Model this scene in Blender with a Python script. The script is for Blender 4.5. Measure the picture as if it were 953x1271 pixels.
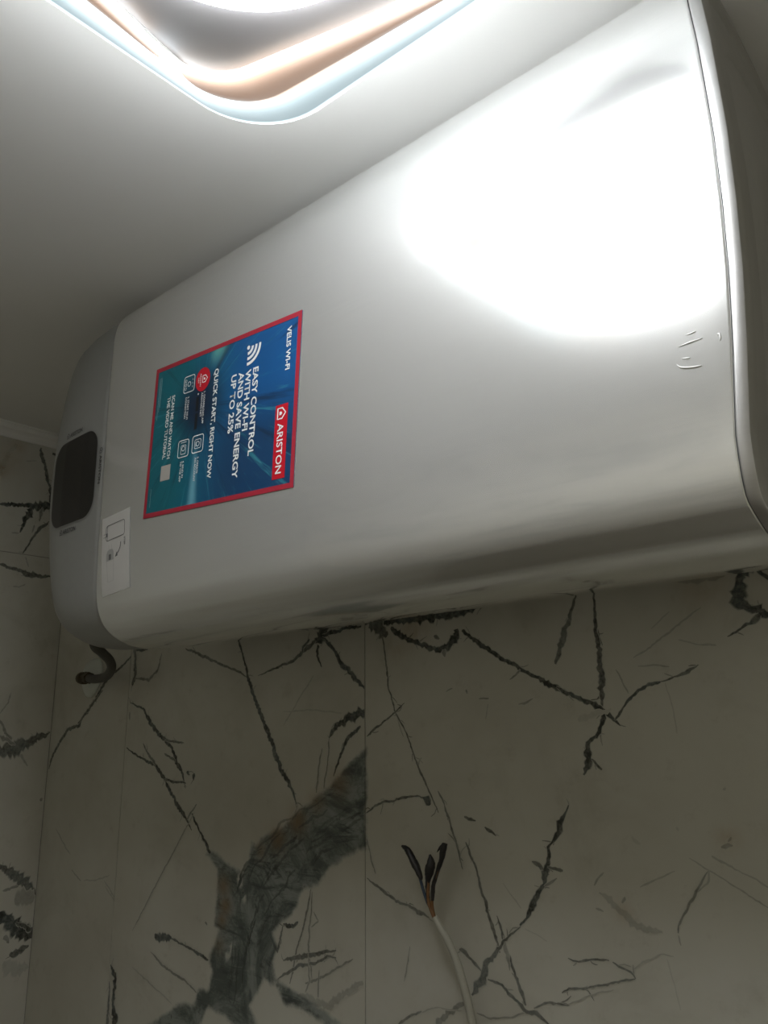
import bpy, bmesh, math, random
import numpy as np
from mathutils import Matrix, Vector

for o in list(bpy.data.objects):
    bpy.data.objects.remove(o, do_unlink=True)
scene = bpy.context.scene
COL = scene.collection
random.seed(7)
RNG = np.random.RandomState(11)

# ------------------------------------------------------------------ camera
F_PX = 1000.7
PITCH, YAW, ROLL = 0.2512, 0.7114, -0.0076
CAM = Vector((0.1586, -0.9324, -0.1539))
fw = Vector((-math.sin(YAW) * math.cos(PITCH), math.cos(YAW) * math.cos(PITCH), math.sin(PITCH)))
rt = Vector((math.cos(YAW), math.sin(YAW), 0.0))
up = rt.cross(fw)
r2 = rt * math.cos(ROLL) + up * math.sin(ROLL)
u2 = -rt * math.sin(ROLL) + up * math.cos(ROLL)
cam_data = bpy.data.cameras.new('camera')
cam_data.sensor_fit = 'VERTICAL'
cam_data.sensor_height = 36.0
cam_data.lens = F_PX * 36.0 / 1271.0
cam_data.clip_start = 0.01
cam = bpy.data.objects.new('camera', cam_data)
COL.objects.link(cam)
M = Matrix.Identity(4)
for i in range(3):
    M[i][0] = r2[i]; M[i][1] = u2[i]; M[i][2] = -fw[i]; M[i][3] = CAM[i]
cam.matrix_world = M
scene.camera = cam

# ------------------------------------------------------------------ world, exposure
world = bpy.data.worlds.new('world')
scene.world = world
world.use_nodes = True
world.node_tree.nodes['Background'].inputs[0].default_value = (0.9, 0.95, 1.0, 1)
world.node_tree.nodes['Background'].inputs[1].default_value = 0.02
scene.view_settings.view_transform = 'Standard'
scene.view_settings.look = 'None'
scene.view_settings.gamma = 1.0
scene.view_settings.use_curve_mapping = False
scene.view_settings.exposure = 2.66
LAMP_DISC = 3.8      # radiance of the lamp's centre diffuser
LAMP_COOL = 2.2       # outer acrylic layer
LAMP_EDGE = 14.0      # lit cut edge of the outer acrylic sheet
LAMP_WARM = 1.1       # inner acrylic layer

# ------------------------------------------------------------------ room dimensions (metres)
XL = -1.6403          # side wall the control end points to
XR = 0.66
YFAR = -1.50
ZC = 0.514            # ceiling
ZF = -1.90            # floor
TAU = 0.0182          # the heater hangs slightly off level

# ------------------------------------------------------------------ helpers
def link(name, me, mat=None, parent=None, smooth=False):
    o = bpy.data.objects.new(name, me)
    COL.objects.link(o)
    if mat is not None:
        mats = mat if isinstance(mat, (list, tuple)) else [mat]
        for m in mats:
            me.materials.append(m)
    if parent is not None:
        o.parent = parent
    if smooth:
        for p in me.polygons:
            p.use_smooth = True
    return o

def mesh(name, verts, faces):
    me = bpy.data.meshes.new(name)
    me.from_pydata([tuple(v) for v in verts], [], faces)
    me.update()
    return me

def tag(o, label=None, cat=None, group=None, kind=None):
    if label: o['label'] = label
    if cat: o['category'] = cat
    if group: o['group'] = group
    if kind: o['kind'] = kind
    return o

def empty(name, loc=(0, 0, 0)):
    o = bpy.data.objects.new(name, None)
    o.empty_display_size = 0.05
    COL.objects.link(o)
    o.location = loc
    return o

def box_mesh(name, lo, hi):
    (a, b, c), (d, e, f) = lo, hi
    v = [(a, b, c), (d, b, c), (d, e, c), (a, e, c), (a, b, f), (d, b, f), (d, e, f), (a, e, f)]
    fs = [(0, 3, 2, 1), (4, 5, 6, 7), (0, 1, 5, 4), (1, 2, 6, 5), (2, 3, 7, 6), (3, 0, 4, 7)]
    return mesh(name, v, fs)

def fattr(me, name, vals):
    a = me.attributes.new(name, 'FLOAT', 'POINT')
    a.data.foreach_set('value', np.asarray(vals, dtype=np.float32))

def catmull(pts, n):
    P = [Vector(p) for p in pts]
    out = []
    N = len(P)
    for i in range(N - 1):
        p0 = P[max(i - 1, 0)]; p1 = P[i]; p2 = P[i + 1]; p3 = P[min(i + 2, N - 1)]
        for k in range(n):
            t = k / n
            out.append(0.5 * ((2 * p1) + (p2 - p0) * t + (2 * p0 - 5 * p1 + 4 * p2 - p3) * t * t + (3 * p1 - p0 - 3 * p2 + p3) * t ** 3))
    out.append(P[-1])
    return out

def tube_mesh(name, pts, radii, n=6, seg=12, flat=1.0, rough=0.0):
    """tube along a smooth path; radii per control point"""
    C = catmull(pts, n)
    rr = [v.x for v in catmull([(r, 0, 0) for r in radii], n)]
    verts, faces = [], []
    prev = None
    for i, c in enumerate(C):
        d = (C[min(i + 1, len(C) - 1)] - C[max(i - 1, 0)]).normalized()
        if prev is None:
            a = d.orthogonal().normalized()
        else:
            a = (prev - d * prev.dot(d)).normalized()
        prev = a
        b = d.cross(a)
        for k in range(seg):
            th = 2 * math.pi * k / seg
            r = rr[i] * (1 + rough * random.uniform(-1, 1))
            verts.append(c + a * r * math.cos(th) + b * r * flat * math.sin(th))
    for i in range(len(C) - 1):
        for k in range(seg):
            k2 = (k + 1) % seg
            faces.append((i * seg + k, i * seg + k2, (i + 1) * seg + k2, (i + 1) * seg + k))
    faces.append(tuple(range(seg))[::-1])
    faces.append(tuple((len(C) - 1) * seg + k for k in range(seg)))
    return mesh(name, verts, faces)

# ------------------------------------------------------------------ materials
def new_mat(name):
    m = bpy.data.materials.new(name)
    m.use_nodes = True
    nt = m.node_tree
    b = nt.nodes['Principled BSDF']
    return m, nt, b

def simple(name, col, rough=0.5, metal=0.0, noise=0.0, nscale=40.0, spec=0.5, bump=0.0):
    m, nt, b = new_mat(name)
    b.inputs['Roughness'].default_value = rough
    b.inputs['Metallic'].default_value = metal
    b.inputs['Specular IOR Level'].default_value = spec
    tc = nt.nodes.new('ShaderNodeTexCoord')
    nz = nt.nodes.new('ShaderNodeTexNoise')
    nz.inputs['Scale'].default_value = nscale
    nz.inputs['Detail'].default_value = 5
    nt.links.new(tc.outputs['Object'], nz.inputs['Vector'])
    mx = nt.nodes.new('ShaderNodeMix'); mx.data_type = 'RGBA'
    mx.inputs['A'].default_value = (*[c * (1 - noise) for c in col], 1)
    mx.inputs['B'].default_value = (*[min(1, c * (1 + noise)) for c in col], 1)
    nt.links.new(nz.outputs['Fac'], mx.inputs['Factor'])
    nt.links.new(mx.outputs['Result'], b.inputs['Base Color'])
    if bump:
        bp = nt.nodes.new('ShaderNodeBump'); bp.inputs['Strength'].default_value = bump
        bp.inputs['Distance'].default_value = 0.002
        nt.links.new(nz.outputs['Fac'], bp.inputs['Height'])
        nt.links.new(bp.outputs['Normal'], b.inputs['Normal'])
    return m

class NT:
    """tiny node graph helper"""
    def __init__(s, nt): s.nt = nt
    def n(s, t, **kw):
        x = s.nt.nodes.new(t)
        for k, v in kw.items(): setattr(x, k, v)
        return x
    def put(s, sock, v):
        if hasattr(v, 'is_linked') or isinstance(v, bpy.types.NodeSocket): s.nt.links.new(v, sock)
        else: sock.default_value = v
    def math(s, op, a, b=0.0, c=0.0, clamp=False):
        x = s.n('ShaderNodeMath', operation=op); x.use_clamp = clamp
        s.put(x.inputs[0], a); s.put(x.inputs[1], b)
        if op in ('MULTIPLY_ADD',): s.put(x.inputs[2], c)
        return x.outputs[0]
    def sstep(s, v, lo, hi):
        x = s.n('ShaderNodeMapRange', interpolation_type='SMOOTHSTEP')
        s.put(x.inputs['Value'], v); s.put(x.inputs['From Min'], lo); s.put(x.inputs['From Max'], hi)
        return x.outputs['Result']
    def mix(s, f, a, b, blend='MIX'):
        x = s.n('ShaderNodeMix', data_type='RGBA', blend_type=blend)
        s.put(x.inputs['Factor'], f); s.put(x.inputs['A'], a); s.put(x.inputs['B'], b)
        return x.outputs['Result']
    def noise(s, vec, scale, detail=4, rough=0.55, dist=0.0):
        x = s.n('ShaderNodeTexNoise')
        x.inputs['Scale'].default_value = scale; x.inputs['Detail'].default_value = detail
        x.inputs['Roughness'].default_value = rough; x.inputs['Distortion'].default_value = dist
        s.put(x.inputs['Vector'], vec)
        return x.outputs['Fac']
    def attr(s, name):
        x = s.n('ShaderNodeAttribute'); x.attribute_name = name
        return x.outputs['Fac']
    def obj(s):
        return s.n('ShaderNodeTexCoord').outputs['Object']

def marble_material():
    m, nt, b = new_mat('marble_tile')
    g = NT(nt)
    oc = g.obj()
    base = g.mix(g.sstep(g.noise(oc, 2.2, 5, .6), .32, .68), (0.45, 0.433, 0.368, 1), (0.55, 0.54, 0.475, 1))
    base = g.mix(g.math('MULTIPLY', g.sstep(g.noise(oc, 6.0, 7, .65, .6), .50, .74), .45), base, (0.36, 0.345, 0.28, 1))
    base = g.mix(g.math('MULTIPLY', g.sstep(g.noise(oc, 24.0, 8, .72), .54, .76), .42), base, (0.31, 0.28, 0.22, 1))
    base = g.mix(g.math('MULTIPLY', g.sstep(g.noise(oc, 3.2, 6, .6, .4), .52, .72), .35), base, (0.60, 0.60, 0.56, 1))
    # broad vein mass of the tile
    n1 = g.noise(oc, 34.0, 6, .65)
    n2 = g.noise(oc, 9.0, 8, .75, 1.6)
    pd = g.math('ADD', g.attr('patch'), g.math('MULTIPLY', g.math('SUBTRACT', n1, .5), .022))
    pm = g.sstep(pd, .004, -.006)
    mp = g.n('ShaderNodeMapping'); mp.inputs['Rotation'].default_value = (0, math.radians(48), 0); mp.inputs['Scale'].default_value = (7.0, 22.0, 34.0)
    nt.links.new(oc, mp.inputs['Vector'])
    fib = g.noise(mp.outputs['Vector'], 1.6, 8, .72, .9)
    st = g.mix(g.sstep(n2, .38, .60), (0.070, 0.086, 0.078, 1), (0.235, 0.258, 0.235, 1))
    st = g.mix(g.math('MULTIPLY', g.sstep(fib, .50, .66), .9), st, (0.035, 0.045, 0.045, 1))
    st = g.mix(g.math('MULTIPLY', g.sstep(fib, .42, .30), .5), st, (0.33, 0.33, 0.29, 1))
    st = g.mix(g.math('MULTIPLY', g.sstep(g.noise(oc, 60.0, 6, .7, 1.0), .58, .72), .8), st, (0.03, 0.035, 0.035, 1))
    br = g.attr('brown')
    st = g.mix(g.math('MULTIPLY', br, .85, clamp=True), st, (0.19, 0.122, 0.062, 1))
    base = g.mix(g.math('MULTIPLY', g.math('MULTIPLY', br, g.sstep(n1, .25, .6)), .85, clamp=True), base, (0.33, 0.22, 0.11, 1))
    col = g.mix(g.math('MULTIPLY', pm, .95), base, st)
    # fine veins
    vv = g.attr('vein')
    brk = g.math('ADD', g.math('MULTIPLY', g.noise(oc, 120.0, 4, .7), 1.1), .38)
    vm = g.math('MULTIPLY', vv, brk, clamp=True)
    vc = g.mix(g.sstep(g.noise(oc, 22.0, 3), .42, .62), (0.034, 0.036, 0.030, 1), (0.085, 0.098, 0.092, 1))
    col = g.mix(vm, col, vc)
    nt.links.new(col, b.inputs['Base Color'])
    b.inputs['Roughness'].default_value = 0.42
    b.inputs['Specular IOR Level'].default_value = 0.35
    return m

MARBLE = marble_material()
GROUT = simple('grout', (0.24, 0.23, 0.20), .9, noise=.1)
CEIL = simple('ceiling_paint', (0.86, 0.85, 0.83), .75, noise=.02, nscale=6, spec=.2)
TRIM = simple('trim_plaster', (0.70, 0.685, 0.64), .6, noise=.03)
FLOOR = simple('floor_tile', (0.22, 0.195, 0.15), .4, noise=.15, nscale=6)

def room_tile_material():
    m, nt, b = new_mat('room_wall_tile')
    g = NT(nt)
    oc = g.obj()
    base = g.mix(g.sstep(g.noise(oc, 2.0, 6, .6), .35, .7), (0.82, 0.77, 0.64, 1), (0.86, 0.82, 0.70, 1))
    v = g.noise(oc, 1.6, 8, .6, 1.2)
    vn = g.math('SUBTRACT', 1.0, g.sstep(g.math('ABSOLUTE', g.math('SUBTRACT', v, .5)), .0, .02))
    base = g.mix(g.math('MULTIPLY', vn, .7), base, (0.08, 0.085, 0.08, 1))
    nt.links.new(base, b.inputs['Base Color'])
    b.inputs['Roughness'].default_value = .4
    return m
ROOMTILE = room_tile_material()
VEINS=[
(0.8,'B',[(-11491,-199,214),(-10954,-376,261),(-10362,-558,203),(-9802,-731,148),(-9568,-860,97)]),
(1,'B',[(-10013,222,202),(-9912,-161,200),(-9695,-590,197),(-9566,-908,340),(-9363,-1266,335),(-9093,-1682,469),(-8869,-2038,415),(-8722,-2319,501),(-8481,-2547,404),(-8310,-2833,221)]),
(1,'B',[(-7666,-64,633),(-7823,-233,1089),(-7950,-337,456)]),
(0.9,'B',[(-7951,-269,548),(-8178,-413,368),(-8441,-581,232),(-8921,-697,142),(-9349,-797,96)]),
(1,'B',[(-7727,-262,406),(-7535,-452,267),(-7349,-702,352),(-7108,-884,389),(-6846,-1103,298)]),
(1,'B',[(-7885,-364,363),(-7901,-542,181),(-7796,-725,90)]),
(1,'B',[(-8082,-260,230),(-8232,-387,185),(-8256,-486,92)]),
(1,'B',[(-7791,-235,317),(-7353,-155,267),(-6932,-131,261)]),
(0.3,'B',[(-7972,-850,90),(-8290,-1196,91),(-8679,-1636,92)]),
(0.25,'B',[(-8686,-1413,93),(-8025,-1385,90),(-7343,-1449,87)]),
(1,'B',[(-13274,-51,345),(-13184,-367,342),(-13162,-704,283),(-13247,-839,340)]),
(0.7,'B',[(-13142,-704,170),(-12642,-750,277),(-12374,-571,220),(-12266,-250,165)]),
(1,'B',[(-13267,-109,230),(-13008,-152,341),(-12760,-145,225)]),
(1,'B',[(-13264,-1187,169),(-12771,-1314,221),(-12500,-1582,436),(-12147,-1816,428),(-11765,-2016,262),(-11563,-2286,414),(-11372,-2477,256),(-11263,-2739,102)]),
(0.8,'B',[(-12001,-1902,265),(-11377,-1950,103)]),
(1,'B',[(-13292,-2066,167),(-12759,-2240,163),(-12274,-2356,320),(-11930,-2597,314),(-11636,-2879,309),(-11446,-3062,458),(-11219,-3238,251),(-11019,-3435,149)]),
(0.8,'B',[(-12714,-1967,164),(-12530,-2157,216),(-12228,-2355,266)]),
(0.9,'B',[(-11929,-2606,262),(-11616,-2643,206),(-11255,-2643,152)]),
(1,'B',[(-11248,-2439,306),(-11158,-2504,254)]),
(1,'B',[(-11019,-2465,454),(-11042,-2586,202)]),
(0.7,'B',[(-10910,-2983,100),(-11175,-3259,200)]),
(0.8,'B',[(-11977,-2136,159),(-11609,-2263,260)]),
(0.6,'B',[(-13262,-1363,225),(-13241,-1526,168)]),
(1,'B',[(-6835,-1400,844),(-7165,-1513,643),(-7461,-1637,477),(-7611,-1826,218)]),
(0.7,'B',[(-7611,-1826,131),(-7637,-2181,87),(-7722,-2575,129)]),
(1,'B',[(-6944,-1645,338),(-7222,-1823,299),(-7309,-1968,214),(-7513,-2383,129)]),
(0.6,'B',[(-7762,-1975,88),(-7849,-2312,131),(-7874,-2644,174)]),
(1,'B',[(-11043,-3157,250),(-10793,-3419,197),(-10452,-3753,385)]),
(0.5,'B',[(-10963,-3128,100),(-12158,-4625,102),(-12667,-5304,77)]),
(1,'B',[(-11941,-5235,351),(-11883,-5290,649),(-11449,-5225,441)]),
(0.9,'B',[(-11448,-5238,196),(-10953,-5315,144),(-10388,-5416,279)]),
(0.6,'B',[(-12053,-5557,100),(-11650,-5714,196),(-10986,-5837,142),(-10665,-5947,140)]),
(0.7,'B',[(-7968,-4037,170),(-8080,-4479,127),(-8253,-4890,127),(-8391,-5409,127)]),
(0.6,'B',[(-7937,-4073,85),(-8011,-4852,167),(-7912,-5285,82)]),
(0.8,'B',[(-8858,-4827,175),(-8688,-5017,216),(-8574,-4627,130)]),
(0.8,'B',[(-8557,-5113,257),(-8068,-4975,335),(-7429,-4797,122)]),
(0.8,'B',[(-8674,-5384,128),(-8185,-5127,252),(-7829,-5029,165),(-7599,-4906,204),(-7428,-4889,162)]),
(0.6,'B',[(-8059,-5349,166),(-7596,-5137,122),(-7096,-4852,119)]),
(0.6,'B',[(-7769,-5112,82),(-7790,-5556,122)]),
(0.6,'B',[(-7902,-4339,84),(-7792,-4459,83),(-7957,-4558,84)]),
(0.35,'B',[(-8235,-5512,334),(-7995,-5522,495),(-7590,-5553,484),(-7258,-5328,398),(-6908,-5105,470)]),
(1,'B',[(-8575,-4607,130),(-8416,-4624,343),(-8231,-4539,170)]),
(1,'B',[(-13315,-5973,262),(-13133,-6176,571),(-13150,-6597,309),(-13043,-6827,818),(-13091,-7018,715)]),
(0.8,'B',[(-13313,-6255,209),(-13283,-6669,259),(-13278,-7035,412)]),
(0.3,'B',[(-12592,-5897,102),(-11348,-6247,96)]),
(0.6,'B',[(-10523,-4853,189),(-10458,-4895,141)]),
(0.3,'B',[(-13721,-4664,109),(-13082,-5004,158)]),
(0.5,'B',[(-8056,-5460,124),(-7971,-5296,124),(-8009,-4927,84)]),
(1,'B',[(-7001,-67,896),(-6633,-63,812),(-6236,-96,530),(-5609,-107,704),(-5213,-109,627),(-4906,-74,555),(-4572,1,182)]),
(0.9,'B',[(-6770,-126,816),(-6589,-174,1145),(-6413,-337,732)]),
(1,'B',[(-6324,-195,531),(-6154,-322,459),(-5903,-437,323),(-5660,-516,382),(-5482,-589,378),(-5306,-578,437),(-5188,-515,558),(-5108,-397,929),(-5124,-319,745)]),
(0.6,'B',[(-5345,-582,437),(-5329,-691,187)]),
(0.7,'B',[(-5516,-384,253),(-5419,-437,189)]),
(1,'B',[(-5030,-357,494),(-4921,-426,276),(-4706,-561,271),(-4430,-739,236),(-4163,-882,232),(-3906,-1020,228),(-3688,-1125,364),(-3387,-1255,247)]),
(0.85,'B',[(-6493,-315,200),(-6468,-515,133),(-6419,-811,132),(-6379,-1102,131),(-6256,-1452,97),(-6053,-1731,95),(-5898,-2091,125),(-5803,-2266,154),(-5710,-2438,122),(-5509,-2786,90)]),
(0.4,'B',[(-6215,-1546,64),(-6115,-1792,64)]),
(0.9,'B',[(-6812,-1798,165),(-6513,-1591,130),(-6256,-1452,97),(-6086,-1314,64)]),
(0.85,'B',[(-6832,-2879,129),(-6651,-2768,128),(-6481,-2698,159),(-6314,-2683,126),(-6150,-2629,156),(-5830,-2583,92),(-5733,-2613,305)]),
(1,'B',[(-5772,-2609,306),(-5677,-2653,547),(-5647,-2695,243)]),
(0.8,'B',[(-5501,-2501,91),(-5429,-2625,120),(-5350,-2804,119)]),
(0.6,'B',[(-4274,-1049,58),(-4098,-928,144)]),
(0.6,'B',[(-5326,-1177,62),(-5210,-1136,92)]),
(0.5,'B',[(-4157,-1368,86),(-4057,-1356,114),(-3939,-1297,85)]),
(0.6,'B',[(-4987,-1157,121),(-4971,-1216,91)]),
(0.6,'B',[(-4774,-1285,89),(-4614,-1277,59)]),
(0.85,'B',[(-3218,10,112),(-3311,-205,168),(-3461,-556,392),(-3577,-882,280)]),
(1,'B',[(-4216,12,238),(-3977,2,234)]),
(0.3,'B',[(-4635,-1354,59),(-4680,-1554,59)]),
(0.75,'B',[(-5405,-2675,150),(-5309,-2907,148),(-5210,-3175,117),(-5132,-3465,87)]),
(0.8,'B',[(-5065,-3122,145),(-5000,-3251,173),(-4936,-3392,143),(-4815,-3746,169),(-4668,-4160,221),(-4598,-4374,82)]),
(0.8,'B',[(-4619,-3951,83),(-4540,-4191,192),(-4472,-4428,298),(-4399,-4537,162),(-4331,-4718,240),(-4259,-4894,185)]),
(0.5,'B',[(-4538,-4166,82),(-4499,-4334,272),(-4456,-4547,81)]),
(0.85,'B',[(-5078,-2808,176),(-4896,-2856,145)]),
(0.85,'B',[(-4760,-2922,201),(-4660,-2968,171),(-4585,-3010,57)]),
(1,'B',[(-3512,-2578,134),(-3578,-2670,161),(-3631,-2787,429),(-3702,-2943,322),(-3777,-3025,108),(-3832,-3080,162),(-3816,-3166,215),(-3844,-3269,268),(-3920,-3364,484),(-3910,-3487,161),(-3972,-3593,242),(-4040,-3700,323),(-4107,-3795,323),(-4192,-3918,162),(-4282,-4024,217)]),
(0.85,'B',[(-4282,-4024,81),(-4408,-4122,82),(-4542,-4241,164),(-4681,-4412,220),(-4801,-4532,414),(-4856,-4654,553),(-4894,-4747,442),(-4964,-4835,499),(-5042,-4929,222)]),
(0.8,'B',[(-4075,-3267,136),(-3983,-3290,271),(-3909,-3325,215)]),
(0.8,'B',[(-3862,-3303,107),(-3742,-3320,160),(-3648,-3325,185)]),
(0.6,'B',[(-6833,-3227,96),(-6740,-3486,95),(-6657,-3682,94)]),
(0.75,'B',[(-6826,-3753,127),(-6292,-3983,183),(-5979,-4040,150),(-5847,-4091,327),(-5697,-4111,147)]),
(0.75,'B',[(-5221,-4436,171),(-5135,-4440,311),(-5069,-4501,141),(-4969,-4560,167),(-4888,-4627,83)]),
(0.8,'B',[(-4793,-4704,165),(-4599,-4719,163),(-4417,-4854,187),(-4268,-4943,238),(-4088,-4954,209),(-3946,-5036,129)]),
(0.7,'B',[(-4144,-4900,79),(-3930,-4795,130),(-3668,-4763,128)]),
(0.7,'B',[(-3753,-4662,103),(-3672,-4610,103),(-3599,-4588,102)]),
(0.6,'B',[(-5140,-5017,167),(-5424,-5210,339),(-5606,-5386,455)]),
(0.5,'B',[(-4977,-5121,83),(-4781,-5142,82),(-4459,-5053,80),(-4269,-4967,79)]),
(0.7,'B',[(-6256,-5509,147),(-6121,-5402,117),(-5856,-5279,116)]),
(0.35,'B',[(-5856,-5279,58),(-5564,-5170,57),(-5214,-5143,56)]),
(0.45,'B',[(-6047,-4527,60),(-6089,-4749,119),(-6151,-4973,89)]),
(0.6,'B',[(-3734,-3418,80),(-3908,-3541,187)]),
(0.25,'B',[(-4507,-3555,56),(-4265,-3828,54)]),
(0.2,'B',[(-4215,-4044,54),(-3916,-4133,53)]),
(0.9,'B',[(-2968,157,84),(-2985,-67,111),(-3000,-481,193),(-2969,-729,274),(-2967,-998,381),(-2978,-1210,379),(-2991,-1446,188)]),
(1,'B',[(-3597,-1165,225),(-3416,-1257,250),(-3210,-1350,219),(-3010,-1425,404),(-2915,-1512,214),(-2821,-1577,239),(-2770,-1641,79)]),
(1,'B',[(-2991,-1446,215),(-2971,-1564,322),(-3048,-1719,215),(-3203,-1832,189),(-3232,-1941,432),(-3221,-2070,457),(-3291,-2214,215)]),
(0.9,'B',[(-3174,-2030,161),(-3106,-2093,160),(-3047,-2147,212)]),
(1,'B',[(-2835,-1570,159),(-2726,-1450,132),(-2602,-1311,158),(-2499,-1236,157),(-2398,-1175,182),(-2235,-1143,206)]),
(0.8,'B',[(-2235,-1143,77),(-2047,-1099,77),(-1926,-1049,203),(-1779,-969,75)]),
(1,'B',[(-888,134,341),(-986,85,538),(-1130,66,741),(-1220,2,546),(-1255,-95,447),(-1243,-196,791),(-1277,-292,643),(-1202,-361,491),(-1112,-394,438),(-1049,-448,629),(-949,-474,625)]),
(1,'B',[(-1039,29,245),(-978,-40,146),(-906,-110,194)]),
(0.9,'B',[(-1052,-472,436),(-1153,-548,195),(-1429,-679,49)]),
(0.35,'B',[(-2535,-860,80),(-2246,-694,78),(-1934,-485,103),(-1687,-328,76)]),
(0.4,'B',[(-2489,-966,53),(-2324,-953,78),(-2113,-973,51)]),
(0.4,'B',[(-2771,-980,54),(-2641,-1271,79)]),
(0.25,'B',[(-2183,-1157,51),(-2127,-1383,51),(-2096,-1727,50)]),
(0.3,'B',[(-2285,-535,53),(-2052,-346,52)]),
(0.3,'B',[(-1980,-686,77),(-1756,-751,50),(-1559,-764,149)]),
(0.35,'B',[(-2039,61,263),(-1782,-9,413),(-1528,-13,304),(-1379,-5,151)]),
(0.15,'B',[(-2867,-1448,214),(-3317,-1575,384)]),
(0.4,'B',[(-2090,-3030,49),(-1864,-3152,48),(-1581,-3294,70),(-1314,-3439,68)]),
(0.35,'B',[(-1847,-2995,167),(-1757,-3031,95),(-1519,-3137,46),(-1391,-3176,92),(-1291,-3249,91)]),
(0.65,'B',[(-1885,-3132,48),(-1969,-3251,72),(-2053,-3372,120),(-2169,-3562,120),(-2283,-3732,72),(-2302,-3805,169)]),
(0.5,'B',[(-2288,-3832,72),(-2266,-3926,72)]),
(0.4,'B',[(-1885,-3132,71),(-1911,-3267,95),(-2029,-3369,48)]),
(0.8,'B',[(-3646,-4272,52),(-3591,-4298,52),(-3461,-4277,103),(-3261,-4227,102),(-3124,-4221,101)]),
(0.8,'B',[(-3084,-4225,76),(-2967,-4262,100),(-2852,-4298,99),(-2826,-4349,99)]),
(0.8,'B',[(-2826,-4349,74),(-3033,-4408,100),(-3186,-4481,101),(-3311,-4511,76),(-3454,-4560,102),(-3655,-4599,104),(-3746,-4658,104)]),
(0.8,'B',[(-3842,-4784,104),(-3682,-4769,103)]),
(0.35,'B',[(-3682,-4769,52),(-3491,-4674,51),(-3288,-4568,51),(-3094,-4509,50)]),
(0.3,'B',[(-2835,-4251,49),(-2697,-4150,49),(-2486,-4049,48),(-2363,-4051,48)]),
(0.3,'B',[(-3190,-3508,155),(-3070,-3564,358),(-2920,-3708,353),(-2794,-3782,399),(-2667,-3821,346),(-2465,-3825,244)]),
(0.5,'B',[(-2910,-3591,177),(-2876,-3517,101)]),
(0.45,'B',[(-3250,-3443,78),(-3207,-3366,78),(-3116,-3285,78)]),
(0.35,'B',[(-2681,-3401,75),(-2491,-3299,74),(-2265,-3183,49)]),
(0.45,'B',[(-1737,-2885,190),(-1659,-2868,213),(-1613,-2875,141)]),
(0.4,'B',[(-1643,-2833,142),(-1625,-2776,47)]),
(0.2,'B',[(-2440,-4085,48),(-2389,-4314,48),(-2341,-4560,47)]),
(0.4,'B',[(-3246,-3681,103),(-3150,-3704,103)]),
(0.15,'B',[(-2739,-2867,204),(-2640,-2941,202)]),
(0.2,'B',[(-2209,-2743,173),(-2183,-2729,172)]),
(0.3,'B',[(-1654,-2296,144),(-1618,-2294,144)]),
(0.95,'B',[(-13110,-117,145),(-13273,-204,195),(-13682,-448,222),(-13983,-557,249),(-14280,-741,351),(-14603,-1101,404),(-15254,-1588,308)]),
(0.9,'B',[(-14346,-897,221),(-14766,-1223,335),(-15070,-1464,225),(-15236,-1644,395),(-15666,-1721,343),(-15911,-1933,345),(-16200,-2242,347),(-16337,-2561,405)]),
(0.4,'B',[(-15799,-3759,112),(-15354,-4085,164),(-15117,-4215,108)]),
(0.5,'B',[(-15014,-4505,107),(-14624,-4670,105)]),
(0.3,'B',[(-14526,-4649,105),(-14040,-4594,103),(-13584,-4450,102)]),
(0.35,'B',[(-13756,-4563,102),(-13049,-5007,246)]),
(0.9,'B',[(-13197,-112,340),(-13186,-376,290),(-13114,-616,240),(-13260,-823,289)]),
(1,'L',[(-1748,3196,285),(-1524,3240,345),(-1324,3271,406),(-1120,3305,381),(-881,3321,828),(-702,3372,774),(-486,3398,1202)]),
(1,'L',[(-980,3256,647),(-1025,3111,762),(-1097,2947,437),(-1174,2635,116)]),
(0.9,'L',[(-889,4752,361),(-870,4567,421),(-775,4401,331),(-707,4196,271),(-637,3960,271),(-575,3817,271),(-523,3453,360)]),
(0.9,'L',[(-527,3020,179),(-623,2896,297),(-764,2780,295),(-840,2631,176),(-913,2470,175),(-1059,2166,116)]),
(0.7,'L',[(-712,3323,357),(-727,3167,297),(-754,2979,118)]),
(0.85,'L',[(-1599,1856,225),(-1542,1850,339),(-1311,1809,228),(-1135,1783,287),(-984,1736,461),(-803,1695,522),(-594,1707,351),(-338,1751,266)]),
(0.4,'L',[(-1368,2602,115),(-1197,2631,116)]),
(0.4,'L',[(-993,2102,116),(-896,1880,116)]),
(0.5,'L',[(-864,2868,176),(-890,2683,176)]),
(0.9,'L',[(-584,4702,365),(-530,4635,244)]),
(0.3,'L',[(-1229,4338,89),(-963,4418,90)]),
(0.35,'L',[(-1210,1405,114),(-1065,1393,114),(-928,1481,115)]),
(0.85,'L',[(-1128,-2153,1559),(-768,-2094,1245),(-490,-1982,803),(-323,-1886,694),(-20,-1779,234)]),
(0.6,'L',[(-1174,-1478,224),(-1032,-1752,225),(-867,-1972,339)]),
(0.6,'L',[(-1135,-1831,392),(-958,-1916,338),(-775,-2029,226)]),
(0.4,'L',[(-639,-2224,227),(-467,-2487,114)]),
(0.4,'L',[(-1008,-928,114),(-1041,-1150,113),(-1186,-1370,112)]),
(0.85,'L',[(-875,-4434,436),(-669,-4562,658),(-487,-4714,827),(-271,-4898,999),(-115,-5023,669),(-1,-5127,336)]),
(0.6,'L',[(-736,-4956,163),(-410,-4913,276)]),
(0.35,'L',[(-463,-5199,877),(-272,-5153,1438),(-27,-5216,1117)]),
(1,'L',[(-770,-5374,863),(-619,-5523,1084),(-377,-5739,1310),(-199,-5846,1318),(18,-5976,664)]),
(0.9,'L',[(-390,-5612,219),(-92,-5790,442),(-13,-5789,332)]),
(0.85,'L',[(-462,-6216,432),(-328,-6193,543),(-59,-6112,330)]),
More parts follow.
